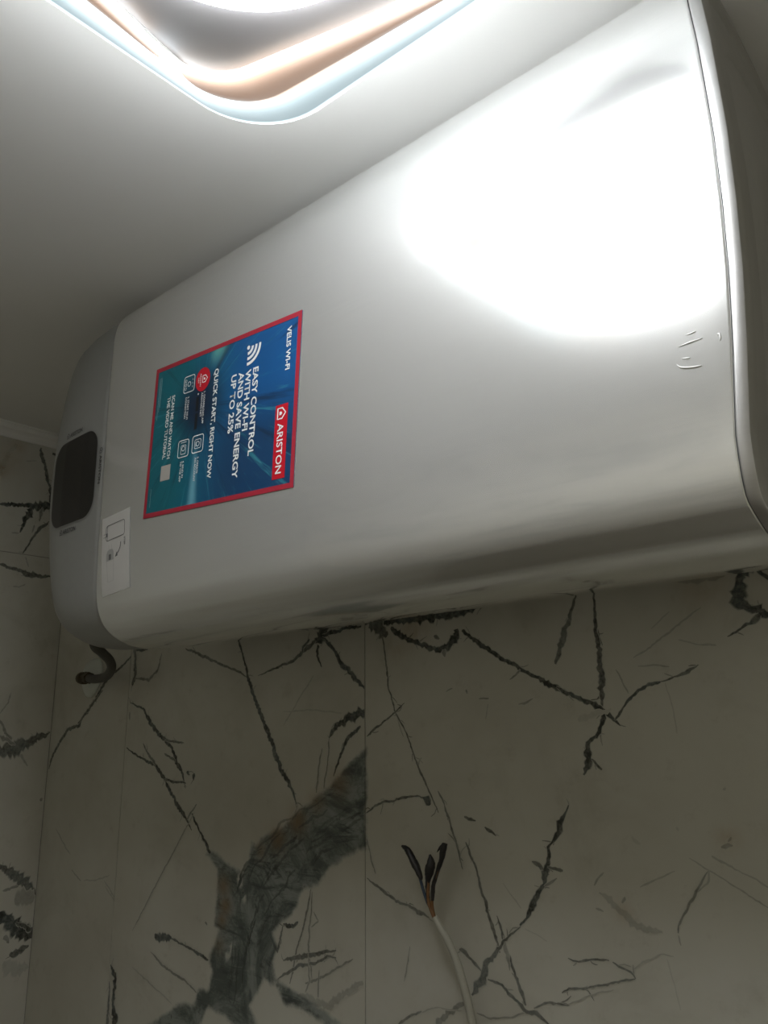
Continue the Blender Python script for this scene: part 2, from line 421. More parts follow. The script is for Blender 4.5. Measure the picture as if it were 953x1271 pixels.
(0.6,'L',[(-586,-5825,432),(-487,-5991,217)]),
(0.25,'L',[(-581,-6362,858),(-293,-6519,1083),(-15,-6528,658)]),
(0.6,'L',[(-102,-3176,286),(-66,-3233,287)]),
(0.12,'L',[(-1772,3921,748),(-1713,4176,521),(-1651,4405,291),(-1476,4695,529)])]
PATCH=[(-0.6826, -0.1961), (-0.7162, -0.2169), (-0.7631, -0.2552), (-0.812, -0.2824), (-0.8624, -0.319), (-0.8888, -0.3273), (-0.9288, -0.3526), (-0.939, -0.3449), (-0.9418, -0.3743), (-0.9619, -0.3955), (-0.9987, -0.3885), (-1.0497, -0.3667), (-1.0588, -0.3802), (-1.0242, -0.3999), (-1.0249, -0.4436), (-1.0278, -0.487), (-1.0141, -0.4914), (-1.0257, -0.5164), (-1.0405, -0.5398), (-1.0279, -0.5586), (-1.037, -0.5851), (-1.0633, -0.5879), (-1.0727, -0.6126), (-1.119, -0.6216), (-1.1418, -0.6367), (-1.2131, -0.6772), (-1.062, -0.6497), (-1.0352, -0.6094), (-0.9984, -0.6143), (-0.9557, -0.6253), (-0.9028, -0.616), (-0.9306, -0.5889), (-0.9055, -0.5569), (-0.8734, -0.5491), (-0.8537, -0.5701), (-0.8051, -0.568), (-0.7586, -0.5838), (-0.7147, -0.5746), (-0.7936, -0.5548), (-0.8236, -0.5493), (-0.8738, -0.5395), (-0.8809, -0.5213), (-0.8658, -0.4954), (-0.8827, -0.4783), (-0.8576, -0.4588), (-0.8269, -0.431), (-0.8152, -0.4059), (-0.7849, -0.3965), (-0.7557, -0.368), (-0.7157, -0.3468), (-0.6829, -0.3362)]
BROWN=[('B', -1.0075, -0.4242, 0.0164, 0.9), ('B', -1.0004, -0.4534, 0.0149, 1.0), ('B', -1.0078, -0.4757, 0.0116, 0.9), ('B', -0.8749, -0.3388, 0.0201, 0.9), ('B', -0.8303, -0.3083, 0.0198, 1.0), ('B', -0.9147, -0.359, 0.0136, 0.7), ('B', -0.7872, -0.2768, 0.0195, 0.6), ('B', -0.7394, -0.2481, 0.0213, 0.7), ('B', -1.0125, -0.5143, 0.0139, 0.5), ('B', -0.59, -0.026, 0.0259, 0.55), ('B', -0.6242, -0.0496, 0.0197, 0.4), ('B', -0.1657, -0.0036, 0.0307, 0.35), ('B', -0.1651, -0.2801, 0.0118, 0.5), ('B', -0.2918, -0.3684, 0.0114, 0.35), ('L', -0.1753, 0.4016, 0.0144, 0.9), ('L', -0.1645, 0.4345, 0.0131, 0.6), ('L', -0.1441, 0.4643, 0.0177, 0.5), ('L', -0.1521, 0.4283, 0.0321, 0.25)]
HOLES=[(-0.9646, -0.4108, 0.0092), (-0.9798, -0.5154, 0.0073), (-0.9898, -0.5273, 0.0064), (-0.9525, -0.4368, 0.0064), (-0.8954, -0.5628, 0.0173), (-0.879, -0.5693, 0.0128)]
SPINE=[(-6794, -2650, 616), (-7448, -3004, 464), (-8107, -3335, 520), (-8734, -3801, 576), (-9214, -4350, 539), (-9428, -4872, 449), (-9536, -5416, 424), (-9575, -5942, 399)]

# ------------------------------------------------------------------ room shell
def struct(name, lo, hi, mat):
    o = link(name, box_mesh(name, lo, hi), mat)
    tag(o, kind='structure')
    return o

floor = struct('floor', (XL - .1, YFAR - .1, ZF - .1), (XR + .1, .1, ZF), FLOOR)
ceiling = struct('ceiling', (XL - .1, YFAR - .1, ZC), (XR + .1, .1, ZC + .1), CEIL)
wall_back = struct('wall_back', (XL - .1, .0014, ZF), (XR + .1, .1, ZC), GROUT)
wall_left = struct('wall_left', (XL - .1, YFAR - .1, ZF), (XL - .0014, .0014, ZC), GROUT)
wall_right = struct('wall_right', (XR, YFAR - .1, ZF), (XR + .1, .0014, ZC), ROOMTILE)
wall_front = struct('wall_front', (XL - .0014, YFAR - .1, ZF), (XR, YFAR, ZC), ROOMTILE)
tag(wall_back, 'marble tiled wall behind the water heater with dark green veins', 'wall')
tag(wall_left, 'marble tiled side wall at the far left under the ceiling trim', 'wall')
tag(ceiling, 'smooth off-white ceiling around the glowing lamp', 'ceiling')
tag(floor, 'plain beige tiled floor below the view', 'floor')
tag(wall_right, 'marble side wall beyond the right edge of the view', 'wall')
tag(wall_front, 'marble wall behind the viewer', 'wall')

# ------------------------------------------------------------------ marble tiles
def seg_dist(px, py, ax, ay, bx, by):
    dx, dy = bx - ax, by - ay
    t = np.clip(((px - ax) * dx + (py - ay) * dy) / (dx * dx + dy * dy + 1e-12), 0, 1)
    return np.hypot(px - ax - t * dx, py - ay - t * dy)

def poly_sd(px, py, poly):
    d = np.full(px.shape, 9.0)
    inside = np.zeros(px.shape, bool)
    n = len(poly)
    for i in range(n):
        ax, ay = poly[i]; bx, by = poly[(i + 1) % n]
        d = np.minimum(d, seg_dist(px, py, ax, ay, bx, by))
        c = ((ay > py) != (by > py)) & (px < (bx - ax) * (py - ay) / (by - ay + 1e-12) + ax)
        inside ^= c
    return np.where(inside, -d, d)

def ribbon(pts, st, lo, hi):
    """resample one vein to a ragged ribbon in the tile plane; returns verts (s,t), strengths, quads"""
    P = np.array([(a * 1e-4, b * 1e-4, c * 1e-5) for a, b, c in pts])
    seg = np.hypot(np.diff(P[:, 0]), np.diff(P[:, 1]))
    L = np.concatenate([[0], np.cumsum(seg)])
    n = max(4, int(L[-1] / .0035) + 1)
    q = np.linspace(0, L[-1], n)
    x = np.interp(q, L, P[:, 0]); y = np.interp(q, L, P[:, 1]); w = np.interp(q, L, P[:, 2])
    dx = np.gradient(x); dy = np.gradient(y); l = np.hypot(dx, dy) + 1e-9
    nx, ny = -dy / l, dx / l
    j = np.convolve(RNG.uniform(-1, 1, n + 6), np.ones(3) / 3, 'same')[3:-3] * (.35 * w + .0009)
    x = x + nx * j; y = y + ny * j
    wl = np.clip(w * RNG.uniform(.55, 1.45, n), .0004, 1); wr = np.clip(w * RNG.uniform(.55, 1.45, n), .0004, 1)
    V, S, F = [], [], []
    soft = .0005
    for i in range(n):
        e = min(1.0, .35 + 2.0 * min(i, n - 1 - i) / n * 3)
        for off, s in ((-(wl[i] * e + soft), 0), (-wl[i] * e * .7, st), (wr[i] * e * .7, st), (wr[i] * e + soft, 0)):
            V.append((min(max(x[i] + nx[i] * off, lo[0]), hi[0]), min(max(y[i] + ny[i] * off, lo[1]), hi[1])))
            S.append(s)
    for i in range(n - 1):
        for k in range(3):
            F.append((i * 4 + k, i * 4 + k + 1, (i + 1) * 4 + k + 1, (i + 1) * 4 + k))
    return V, S, F

def offshoots(veins):
    """hairline branches that leave the stronger veins"""
    out = []
    for st, pl, pts in veins:
        if st < .75: continue
        P = np.array(pts, float)
        L = np.hypot(np.diff(P[:, 0]), np.diff(P[:, 1])).sum()
        for _ in range(int(L / 260) + (1 if RNG.rand() < .5 else 0)):
            i = RNG.randint(0, len(P) - 1); t = RNG.rand()
            a = P[i] * (1 - t) + P[i + 1] * t
            d = math.atan2(P[i + 1][1] - P[i][1], P[i + 1][0] - P[i][0]) + RNG.choice([-1, 1]) * RNG.uniform(.25, .9) + RNG.choice([0, math.pi])
            l = RNG.uniform(50, 190); k = RNG.uniform(-.5, .5)
            q = [(a[0], a[1], max(60, a[2] * .5)), (a[0] + l * .5 * math.cos(d), a[1] + l * .5 * math.sin(d), 55), (a[0] + l * math.cos(d + k), a[1] + l * math.sin(d + k), 30)]
            out.append((RNG.uniform(.35, .8), pl, [tuple(int(v) for v in w) for w in q]))
    return out

def strands():
    """dark and pale threads that run along the broad vein mass"""
    sp = np.array(SPINE, float)
    out = []
    for _ in range(34):
        i0 = RNG.uniform(0, len(sp) - 2.2); n_ = 7; ln = RNG.uniform(.8, 2.0)
        off = RNG.uniform(-1, 1)
        q = []
        for k in range(n_):
            u = min(len(sp) - 1.001, i0 + ln * k / n_)
            i = int(u); t = u - i
            c = sp[i] * (1 - t) + sp[i + 1] * t
            d = sp[i + 1] - sp[i]; l = math.hypot(d[0], d[1])
            w = c[2] * off * (1 + .1 * math.sin(k * 1.7 + off * 9))
            q.append((int(c[0] - d[1] / l * w + RNG.uniform(-18, 18)), int(c[1] + d[0] / l * w + RNG.uniform(-18, 18)), int(RNG.uniform(60, 320))))
        out.append((RNG.uniform(.25, .75), 'B', q))
    return out
VEINS = [(st, pl, [(a, b_, int(c * (1.35 if pl == 'L' else 1.15))) for a, b_, c in pts]) for st, pl, pts in VEINS]
VEINS = strands() + offshoots(VEINS) + VEINS

def make_tile(plane, s0, s1, t0, t1, res, parent):
    gap = .0008
    s0 += gap; s1 -= gap; t0 += gap; t1 -= gap
    ns = max(1, int(round((s1 - s0) / res))); nt_ = max(1, int(round((t1 - t0) / res)))
    S, T = np.meshgrid(np.linspace(s0, s1, ns + 1), np.linspace(t0, t1, nt_ + 1))
    s = S.ravel(); t = T.ravel()
    d = np.zeros(s.size)
    idx = np.arange(s.size).reshape(S.shape)
    quads = np.stack([idx[:-1, :-1], idx[:-1, 1:], idx[1:, 1:], idx[1:, :-1]], -1).reshape(-1, 4).tolist()
    patch = np.full(s.size, 1.0)
    if plane == 'B':
        patch = poly_sd(s, t, PATCH)
        for hx, hy, hw in HOLES:
            patch = np.maximum(patch, hw - np.hypot((s - hx) * 1.4, t - hy))
    brown = np.zeros(s.size)
    for pl, bx_, by_, bw, bs in BROWN:
        if pl == plane:
            brown = np.maximum(brown, bs * np.exp(-((s - bx_) ** 2 + (t - by_) ** 2) / (bw * bw)))
    vein = np.zeros(s.size)
    # rim going back into the grout
    rim = np.concatenate([idx[0, :-1], idx[:-1, -1], idx[-1, :0:-1], idx[:0:-1, 0]])
    nb = s.size
    s = np.concatenate([s, s[rim]]); t = np.concatenate([t, t[rim]]); d = np.concatenate([d, np.full(rim.size, -.006)])
    patch = np.concatenate([patch, patch[rim]]); brown = np.concatenate([brown, brown[rim]]); vein = np.concatenate([vein, np.zeros(rim.size)])
    k = rim.size
    for i in range(k):
        quads.append([int(rim[i]), nb + i, nb + (i + 1) % k, int(rim[(i + 1) % k])])
    vs, vt, vd, va, extra = [], [], [], [], []
    layer = 0
    for st, pl, pts in VEINS:
        if pl != plane: continue
        mx = sum(p[0] for p in pts) / len(pts) * 1e-4; my = sum(p[1] for p in pts) / len(pts) * 1e-4
        if not (s0 <= mx <= s1 and t0 <= my <= t1): continue
        V, Sg, Fq = ribbon(pts, st, (s0, t0), (s1, t1))
        off = s.size + len(vs)
        layer += 1
        for (a, b_), g_ in zip(V, Sg):
            vs.append(a); vt.append(b_); vd.append(.00006 + layer * .000003); va.append(g_)
        extra += [[q + off for q in f] for f in Fq]
    s = np.concatenate([s, vs]); t = np.concatenate([t, vt]); d = np.concatenate([d, vd]); vein = np.concatenate([vein, va])
    nx_ = len(vs)
    if nx_:
        # ribbons carry the ground values so that only the vein differs
        pa = np.full(nx_, 1.0)
        if plane == 'B':
            pa = poly_sd(np.array(vs), np.array(vt), PATCH)
        ba = np.zeros(nx_)
        for pl, bx_, by_, bw, bs in BROWN:
            if pl == plane:
                ba = np.maximum(ba, bs * np.exp(-((np.array(vs) - bx_) ** 2 + (np.array(vt) - by_) ** 2) / (bw * bw)))
        patch = np.concatenate([patch, pa]); brown = np.concatenate([brown, ba])
    if plane == 'B':
        v = np.stack([s, -d, t], -1)
    else:
        v = np.stack([XL + d, s, t], -1)
    faces = quads + extra
    me = bpy.data.meshes.new('tile')
    me.from_pydata(v.tolist(), [], faces)
    # faces of the left wall look along +X, of the back wall along -Y
    if plane == 'L':
        pass
    me.update()
    fattr(me, 'vein', vein); fattr(me, 'patch', patch); fattr(me, 'brown', brown)
    return link('tile', me, MARBLE, parent)

TW, TH, ZJ = .6492, 1.298, .2155
rows = [(ZF, ZJ - TH, .06), (ZJ - TH, ZJ, .006), (ZJ, ZC, .03)]
cols = [XL, -1.3353, -.6861, -.0369, XR]
for i in range(len(cols) - 1):
    for t0, t1, res in rows:
        r = res if i < 3 else .08
        make_tile('B', cols[i], cols[i + 1], t0, t1, r, wall_back)
ys = [0.0, -TW, -2 * TW, YFAR]
for i in range(3):
    for t0, t1, res in rows:
        make_tile('L', ys[i + 1], ys[i], t0, t1, .008 if i == 0 else .08, wall_left)

# ------------------------------------------------------------------ ceiling trim (stepped plaster moulding)
def trim(name, label, along, a0, a1):
    # profile: (distance from wall, z)
    pr = [(0, ZC - .034), (.0035, ZC - .034), (.0045, ZC - .031), (.0048, ZC - .022), (.0065, ZC - .019), (.0085, ZC - .017), (.012, ZC - .014), (.0135, ZC - .010), (.014, ZC - .004), (.0165, ZC - .003), (.0165, ZC), (0, ZC)]
    vs, fs = [], []
    for e in (a0, a1):
        for d, z in pr:
            vs.append((e, -d, z) if along == 'x' else (XL + d, e, z))
    n = len(pr)
    for i in range(n):
        fs.append((i, (i + 1) % n, n + (i + 1) % n, n + i))
    fs += [tuple(range(n)), tuple(range(2 * n - 1, n - 1, -1))]
    o = link(name, mesh(name, vs, fs), TRIM)
    return tag(o, label, 'trim', kind='structure')
trim('trim_1', 'white stepped plaster moulding between ceiling and far left wall', 'y', YFAR, 0)
trim('trim_2', 'white plaster moulding along the ceiling behind the water heater', 'x', XL, XR)

# ------------------------------------------------------------------ ceiling lamp
def rsq(h, rc, rot, n_side=14, n_corner=12):
    """rounded square outline, constant vertex count"""
    pts = []
    for q in range(4):
        a0 = q * math.pi / 2
        cx, cy = (h - rc), (h - rc)
        cor = []
        for k in range(n_corner + 1):
            th = math.pi / 2 * k / n_corner
            cor.append((cx + rc * math.cos(th), cy + rc * math.sin(th)))
        nxt = (-(h - rc), h)
        side = [(cor[-1][0] + (nxt[0] - cor[-1][0]) * k / n_side, h) for k in range(1, n_side)]
        for x, y in cor + side:
            pts.append((x * math.cos(a0) - y * math.sin(a0), x * math.sin(a0) + y * math.cos(a0)))
    c, s = math.cos(rot), math.sin(rot)
    return [(x * c - y * s, x * s + y * c) for x, y in pts]

def glow_material(name, near, far, k_near, k_far):
    m = bpy.data.materials.new(name)
    m.use_nodes = True
    nt = m.node_tree
    for n_ in list(nt.nodes): nt.nodes.remove(n_)
    g = NT(nt)
    out = g.n('ShaderNodeOutputMaterial')
    gl = g.attr('glow')
    em = g.n('ShaderNodeEmission')
    nt.links.new(g.mix(gl, far, near), em.inputs['Color'])
    nt.links.new(g.math('ADD', g.math('MULTIPLY', gl, k_near - k_far), k_far), em.inputs['Strength'])
    df = g.n('ShaderNodeBsdfPrincipled')
    df.inputs['Base Color'].default_value = (.30, .30, .30, 1); df.inputs['Roughness'].default_value = .25
    ad = g.n('ShaderNodeAddShader')
    nt.links.new(em.outputs[0], ad.inputs[0]); nt.links.new(df.outputs[0], ad.inputs[1])
    nt.links.new(ad.outputs[0], out.inputs['Surface'])
    return m

LC = (-.2101, -.6635)
lamp = empty('ceiling_lamp', (LC[0], LC[1], ZC))
tag(lamp, 'glowing square ceiling lamp with twisted wavy acrylic layers', 'ceiling lamp')

LK = .987               # the layers hang about 4 to 7 cm under the ceiling
def lz(z): return z - ZC - .008 if z < .49 else z - ZC

def ring(name, inner, zi, outer, zo, sag, mat, decay, thick=.003):
    n = len(inner); K = 9
    vs, gl, fs = [], [], []
    for side in (0, 1):
        for k in range(K + 1):
            t = k / K
            for i in range(n):
                x = inner[i][0] + (outer[i][0] - inner[i][0]) * t
                y = inner[i][1] + (outer[i][1] - inner[i][1]) * t
                z = zi + (zo - zi) * t - sag * math.sin(math.pi * t) + (thick if side else 0)
                d = math.hypot(outer[i][0] - inner[i][0], outer[i][1] - inner[i][1]) * t
                vs.append((x, y, lz(z)))
                g_ = math.exp(-d / decay)
                if t == 1: g_ = max(g_, .25)      # lit cut edge of the sheet
                gl.append(g_)
    m = (K + 1) * n
    for k in range(K):
        for i in range(n):
            j = (i + 1) % n
            a, b, c, d = k * n + i, k * n + j, (k + 1) * n + j, (k + 1) * n + i
            fs.append((a, d, c, b)); fs.append((m + a, m + b, m + c, m + d))
    for i in range(n):
        j = (i + 1) % n
        fs.append((i, j, m + j, m + i)); fs.append((K * n + i, m + K * n + i, m + K * n + j, K * n + j))
    me = mesh(name, vs, fs)
    fattr(me, 'glow', gl)
    return link(name, me, mat, lamp, True)

R_ = math.radians
curA = rsq(.176 * LK, .060 * LK, R_(15)); curB = rsq(.1985 * LK, .072 * LK, R_(6)); curB2 = rsq(.190 * LK, .068 * LK, R_(6.5)); curC = rsq(.2135 * LK, .085 * LK, R_(0))
WARM = glow_material('warm_acrylic', (1.0, .80, .62, 1), (1.0, .62, .42, 1), LAMP_WARM, .05)
COOL = glow_material('cool_acrylic', (.93, .98, 1.0, 1), (.70, .92, 1.0, 1), LAMP_COOL, .075)
warm_layer = ring('warm_acrylic_layer', curA, .466, curB, .460, .004, WARM, .0055)
warm_layer['label'] = 'warm white inner acrylic layer'
cool_layer = ring('cool_acrylic_layer', curB2, .467, curC, .450, .004, COOL, .0055)
cool_layer['label'] = 'cool white outer acrylic layer'
def emit_material(name, col, k):
    m = bpy.data.materials.new(name); m.use_nodes = True
    nt = m.node_tree
    for n_ in list(nt.nodes): nt.nodes.remove(n_)
    g = NT(nt)
    out = g.n('ShaderNodeOutputMaterial'); em = g.n('ShaderNodeEmission')
    em.inputs['Color'].default_value = col; em.inputs['Strength'].default_value = k
    nt.links.new(em.outputs[0], out.inputs['Surface'])
    return m
EDGE = emit_material('lit_acrylic_edge', (.95, .985, 1.0, 1), LAMP_EDGE)
ne = len(curC)
ev = [(x * 1.002, y * 1.002, lz(z)) for z in (.4505, .4535) for x, y in curC]
link('lit_edge', mesh('lit_edge', ev, [(i, (i + 1) % ne, ne + (i + 1) % ne, ne + i) for i in range(ne)]), EDGE, cool_layer)
# base plate and centre diffuser
base = rsq(.186 * LK, .062 * LK, R_(10))
n = len(base)
bv = [(x, y, lz(ZC - .0005)) for x, y in base] + [(x, y, lz(.476)) for x, y in base] + [(x * .985, y * .985, lz(.473)) for x, y in base]
bf = [(i, (i + 1) % n, n + (i + 1) % n, n + i) for i in range(n)] + [(n + i, n + (i + 1) % n, 2 * n + (i + 1) % n, 2 * n + i) for i in range(n)] + [tuple(range(2 * n, 3 * n)), tuple(range(n - 1, -1, -1))]
LBASE = simple('lamp_base_paint', (.24, .235, .24), .55, noise=.02)
link('base_plate', mesh('base_plate', bv, bf), LBASE, lamp)
# arms that carry the two acrylic layers
for q in range(4):
    a = math.pi / 2 * q + R_(8)
    c, s = math.cos(a), math.sin(a)
    v = []
    for z0, z1 in ((.478, .4665),):
        for dx, dy, zz in ((.140, -.01, .475), (.140, .01, .475), (.184, .01, .4725), (.184, -.01, .4725), (.140, -.01, .481), (.140, .01, .481), (.184, .01, .4765), (.184, -.01, .4765)):
            v.append((dx * c - dy * s, dx * s + dy * c, lz(zz)))
    link('support_arm', mesh('support_arm', v, [(0, 1, 2, 3), (7, 6, 5, 4), (0, 4, 5, 1), (1, 5, 6, 2), (2, 6, 7, 3), (3, 7, 4, 0)]), LBASE, lamp)
DR = .140 * LK
vs, fs = [], []
prof = [(DR, .4735), (DR, .464), (DR - .003, .4595), (DR - .009, .456), (DR * .8, .4525), (DR * .55, .4505), (DR * .28, .4495)]
NS = 56
for r, z in prof:
    for k in range(NS):
        vs.append((r * math.cos(2 * math.pi * k / NS), r * math.sin(2 * math.pi * k / NS), lz(z)))
vs.append((0, 0, lz(.4492)))
for i in range(len(prof) - 1):
    for k in range(NS):
        k2 = (k + 1) % NS
        fs.append((i * NS + k, (i + 1) * NS + k, (i + 1) * NS + k2, i * NS + k2))
for k in range(NS):
    fs.append(((len(prof) - 1) * NS + k, len(vs) - 1, (len(prof) - 1) * NS + (k + 1) % NS))
link('centre_diffuser', mesh('centre_diffuser', vs, fs), emit_material('centre_diffuser_glow', (.97, .985, 1.0, 1), LAMP_DISC), lamp, True)

# ------------------------------------------------------------------ water heater
heater = empty('water_heater', (0, 0, 0))
heater.rotation_euler = (0, -TAU, 0)
tag(heater, 'silver flat water heater hung sideways on the marble wall under the ceiling', 'water heater')
ZM, HZ, YB = .2355, .2705, -.05
half = [(-.3420, 0), (-.3420, .06), (-.3418, .12), (-.3412, .16), (-.3402, .19), (-.3385, .208), (-.3345, .2245), (-.3250, .2425), (-.3080, .2570), (-.2860, .2665), (-.2650, .2702), (-.2400, .2705), (-.1600, .2600), (-.1000, .2490), (-.0720, .2400), (-.0570, .2220), (-.0510, .1950), (YB, .12), (YB, 0)]
hp = [(v.x, v.y) for v in catmull([(a, b, 0) for a, b in half], 4)]
PROF = [(y, d) for y, d in hp[:-1]] + [(y, -d) for y, d in hp[::-1][:-1]]     # front middle, over the top, back, under, to the front
NP = len(PROF)
FZ = np.array([d for y, d in hp if y < -.262]); FY = np.array([y for y, d in hp if y < -.262])

EL = np.array([(-1.0980, .064), (-1.0965, .042), (-1.0930, .030), (-1.0870, .0215), (-1.0780, .0150), (-1.0610, .0095), (-1.020, .0058), (-.960, .0038), (-.894, .0032)])
def e_left(x): return float(np.interp(x, EL[:, 0], EL[:, 1]))
def section(e):
    sz = 1 - e / HZ; sy = 1 - e / .29
    return [(YB + (y - YB) * sy, ZM + d * sz) for y, d in PROF]
XSZ = [-.035, 0, .046, .115, .173, .235, .30, .39, .434, .506]
XSV = [-.004, -.011, -.0095, -.002, .003, .006, .0072, .005, .002, -.003]
def xs_right(z): return float(np.interp(z, XSZ, XSV))
def xs_left(z, t): return .062 * t * (abs(z - ZM) / HZ) ** 1.8

def surf_y(x, z):
    """front surface of the heater at (x, z)"""
    e = e_left(x - xs_left(z, max(0, min(1, (-.905 - x) / .15)))) if x < -.894 else 0.0
    sz = 1 - e / HZ; sy = 1 - e / .29
    y = float(np.interp(abs(z - ZM) / sz, FZ, FY))
    return YB + (y - YB) * sy

def loft(name, stations, mat, shift, cap0=False, cap1=False, parent=heater):
    vs, fs = [], []
    for x, e in stations:
        for y, z in section(e):
            vs.append((x + shift(x, z), y, z))
    for i in range(len(stations) - 1):
        for k in range(NP):
            k2 = (k + 1) % NP
            fs.append((i * NP + k, i * NP + k2, (i + 1) * NP + k2, (i + 1) * NP + k))
    if cap0: fs.append(tuple(range(NP - 1, -1, -1)))
    if cap1: fs.append(tuple((len(stations) - 1) * NP + k for k in range(NP)))
    o = link(name, mesh(name, vs, fs), mat, parent, True)
    return o

def brushed(name, col, rough, metal, coat, streak=.05):
    m, nt, b = new_mat(name)
    g = NT(nt)
    tc = g.n('ShaderNodeTexCoord'); mp = g.n('ShaderNodeMapping')
    mp.inputs['Scale'].default_value = (2.0, 160.0, 160.0)
    nt.links.new(tc.outputs['Object'], mp.inputs['Vector'])
    nz = g.noise(mp.outputs['Vector'], 3.0, 4, .6)
    big = g.noise(tc.outputs['Object'], 5.0, 3, .5)
    c = g.mix(nz, tuple(v * (1 - streak) for v in col) + (1,), tuple(min(1, v * (1 + streak)) for v in col) + (1,))
    nt.links.new(c, b.inputs['Base Color'])
    nt.links.new(g.math('MULTIPLY_ADD', big, .04, rough - .02), b.inputs['Roughness'])
    b.inputs['Metallic'].default_value = metal
    b.inputs['Coat Weight'].default_value = coat
    b.inputs['Coat Roughness'].default_value = .05
    bp = g.n('ShaderNodeBump'); bp.inputs['Strength'].default_value = .010; bp.inputs['Distance'].default_value = .0005
    nt.links.new(nz, bp.inputs['Height']); nt.links.new(bp.outputs['Normal'], b.inputs['Normal'])
    return m

SILVER = brushed('brushed_silver_panel', (.82, .83, .83), .17, .74, 1.0)
STRIP = brushed('silver_end_strip', (.55, .55, .55), .34, .9, .2)
CAPG = simple('grey_control_cap', (.31, .315, .305), .42, .25, noise=.04, nscale=120)
ENDG = simple('dark_grey_end_plastic', (.36, .355, .335), .5, 0, noise=.05, nscale=60)
BLACK = simple('black_gap', (.012, .012, .012), .7)

def sh_l(x, z): return xs_left(z, max(0, min(1, (-.905 - x) / .15)))
def sh_r(x, z): return xs_right(z) * max(0.0, min(1.0, 1 + x / .06))
loft('control_cap', [(-.8925, .0045), (-.8935, .0033)] + [(x, e_left(x)) for x in (-.91, -.93, -.96, -.98, -1.0, -1.02, -1.04, -1.061, -1.070, -1.078, -1.083, -1.087, -1.0903, -1.093, -1.095, -1.0965, -1.0975, -1.098)], CAPG, sh_l, False, True)['label'] = 'darker grey control end with display'
for o in [heater.children[-1]]:
    o.data.flip_normals()
st = [(-.8932, .0060), (-.8932, .0022), (-.8926, .0010), (-.8915, .0003), (-.8890, 0)] + [(-.889 + (.889 - .06) * k / 34, 0) for k in range(1, 35)] + [(-.045, 0), (-.03, 0), (-.015, 0), (-.0035, 0), (-.0016, .0001), (-.0012, .0006), (-.0011, .004)]
loft('front_panel', st, SILVER, sh_r)['label'] = 'brushed silver panel under protective film'
loft('seam', [(-.0016, .0012), (.0004, .0012)], BLACK, sh_r)['label'] = 'thin black gap before the end cap'
ecap = loft('end_cap', [(-.0006, .004), (-.0006, .0006), (-.0002, .0001), (.0010, 0), (.0090, 0), (.0095, .0004)], STRIP, sh_r)
ecap['label'] = 'narrow bright silver end cap rim'
loft('end_cover', [(.0095, .0006), (.0098, .0020), (.0098, .0200), (.0070, .0225), (.0062, .0240), (.0062, .0560), (.0040, .0580), (.0035, .0600), (.0035, .1000)], ENDG, sh_r, False, True)['label'] = 'dark stepped plastic end cover'
# brackets to the wall
STEEL = simple('galvanised_steel', (.45, .45, .44), .4, .8, noise=.1)
for x in (-.80, -.15):
    link('wall_bracket', box_mesh('wall_bracket', (x, YB - .002, .30), (x + .09, -.0006, .40)), STEEL, heater)

# conforming flat print -------------------------------------------------
def text_mesh(body, bold=.0, align=None):
    cu = bpy.data.curves.new('txt', 'FONT')
    cu.body = body; cu.size = 1.0; cu.resolution_u = 3
    cu.offset = bold
    ob = bpy.data.objects.new('txt', cu)
    COL.objects.link(ob)
    dg = bpy.context.evaluated_depsgraph_get()
    me = bpy.data.meshes.new_from_object(ob.evaluated_get(dg))
    bpy.data.objects.remove(ob, do_unlink=True)
    bpy.data.curves.remove(cu)
    return me

def place(name, me, fn, mat, parent, eps):
    """map flat (u, v) vertices through fn -> (x, z) on the heater front"""
    for v in me.vertices:
        x, z = fn(v.co.x, v.co.y)
        v.co = (x, surf_y(x, z) - eps, z)
    me.update()
    # outside faces -Y
    if me.polygons:
        nrm = sum((p.normal.y * p.area for p in me.polygons))
        if nrm > 0: me.flip_normals()
    return link(name, me, mat, parent)

def fit_text(body, a0, a1, b0, cap, bold=.0):
    """text mesh scaled to run from a0 to a1 with baseline b0 and capital height cap"""
    me = text_mesh(body, bold)
    xs = [v.co.x for v in me.vertices]; ysv = [v.co.y for v in me.vertices]
    x0, x1 = min(xs), max(xs)
    for v in me.vertices:
        v.co.x = a0 + (v.co.x - x0) / (x1 - x0) * (a1 - a0)
        v.co.y = b0 + v.co.y / .70 * cap
        v.co.z = 0
    return me

def grid_uv(a0, a1, b0, b1, na, nb):
    v, f = [], []
    for j in range(nb + 1):
        for i in range(na + 1):
            v.append((a0 + (a1 - a0) * i / na, b0 + (b1 - b0) * j / nb, 0))
    for j in range(nb):
        for i in range(na):
            q = j * (na + 1) + i
            f.append((q, q + 1, q + na + 2, q + na + 1))
    return v, f

def rrect(a0, a1, b0, b1, r, n=5):
    pts = []
    for cx, cy, s in ((a1 - r, b1 - r, 0), (a0 + r, b1 - r, 1), (a0 + r, b0 + r, 2), (a1 - r, b0 + r, 3)):
        for k in range(n + 1):
            th = math.pi / 2 * (s + k / n)
            pts.append((cx + r * math.cos(th), cy + r * math.sin(th)))
    return pts

def outline_mesh(name, pts, w, closed=True):
    """thin flat line following pts"""
    n = len(pts); vs, fs = [], []
    for i in range(n):
        p = pts[i]
        q0 = pts[(i - 1) % n] if closed or i > 0 else pts[i]
        q1 = pts[(i + 1) % n] if closed or i < n - 1 else pts[i]
        dx, dy = q1[0] - q0[0], q1[1] - q0[1]; l = math.hypot(dx, dy) + 1e-12
        nx_, ny_ = -dy / l * w / 2, dx / l * w / 2
        vs += [(p[0] + nx_, p[1] + ny_, 0), (p[0] - nx_, p[1] - ny_, 0)]
    for i in range(n if closed else n - 1):
        j = (i + 1) % n
        fs.append((2 * i, 2 * i + 1, 2 * j + 1, 2 * j))
    return mesh(name, vs, fs)

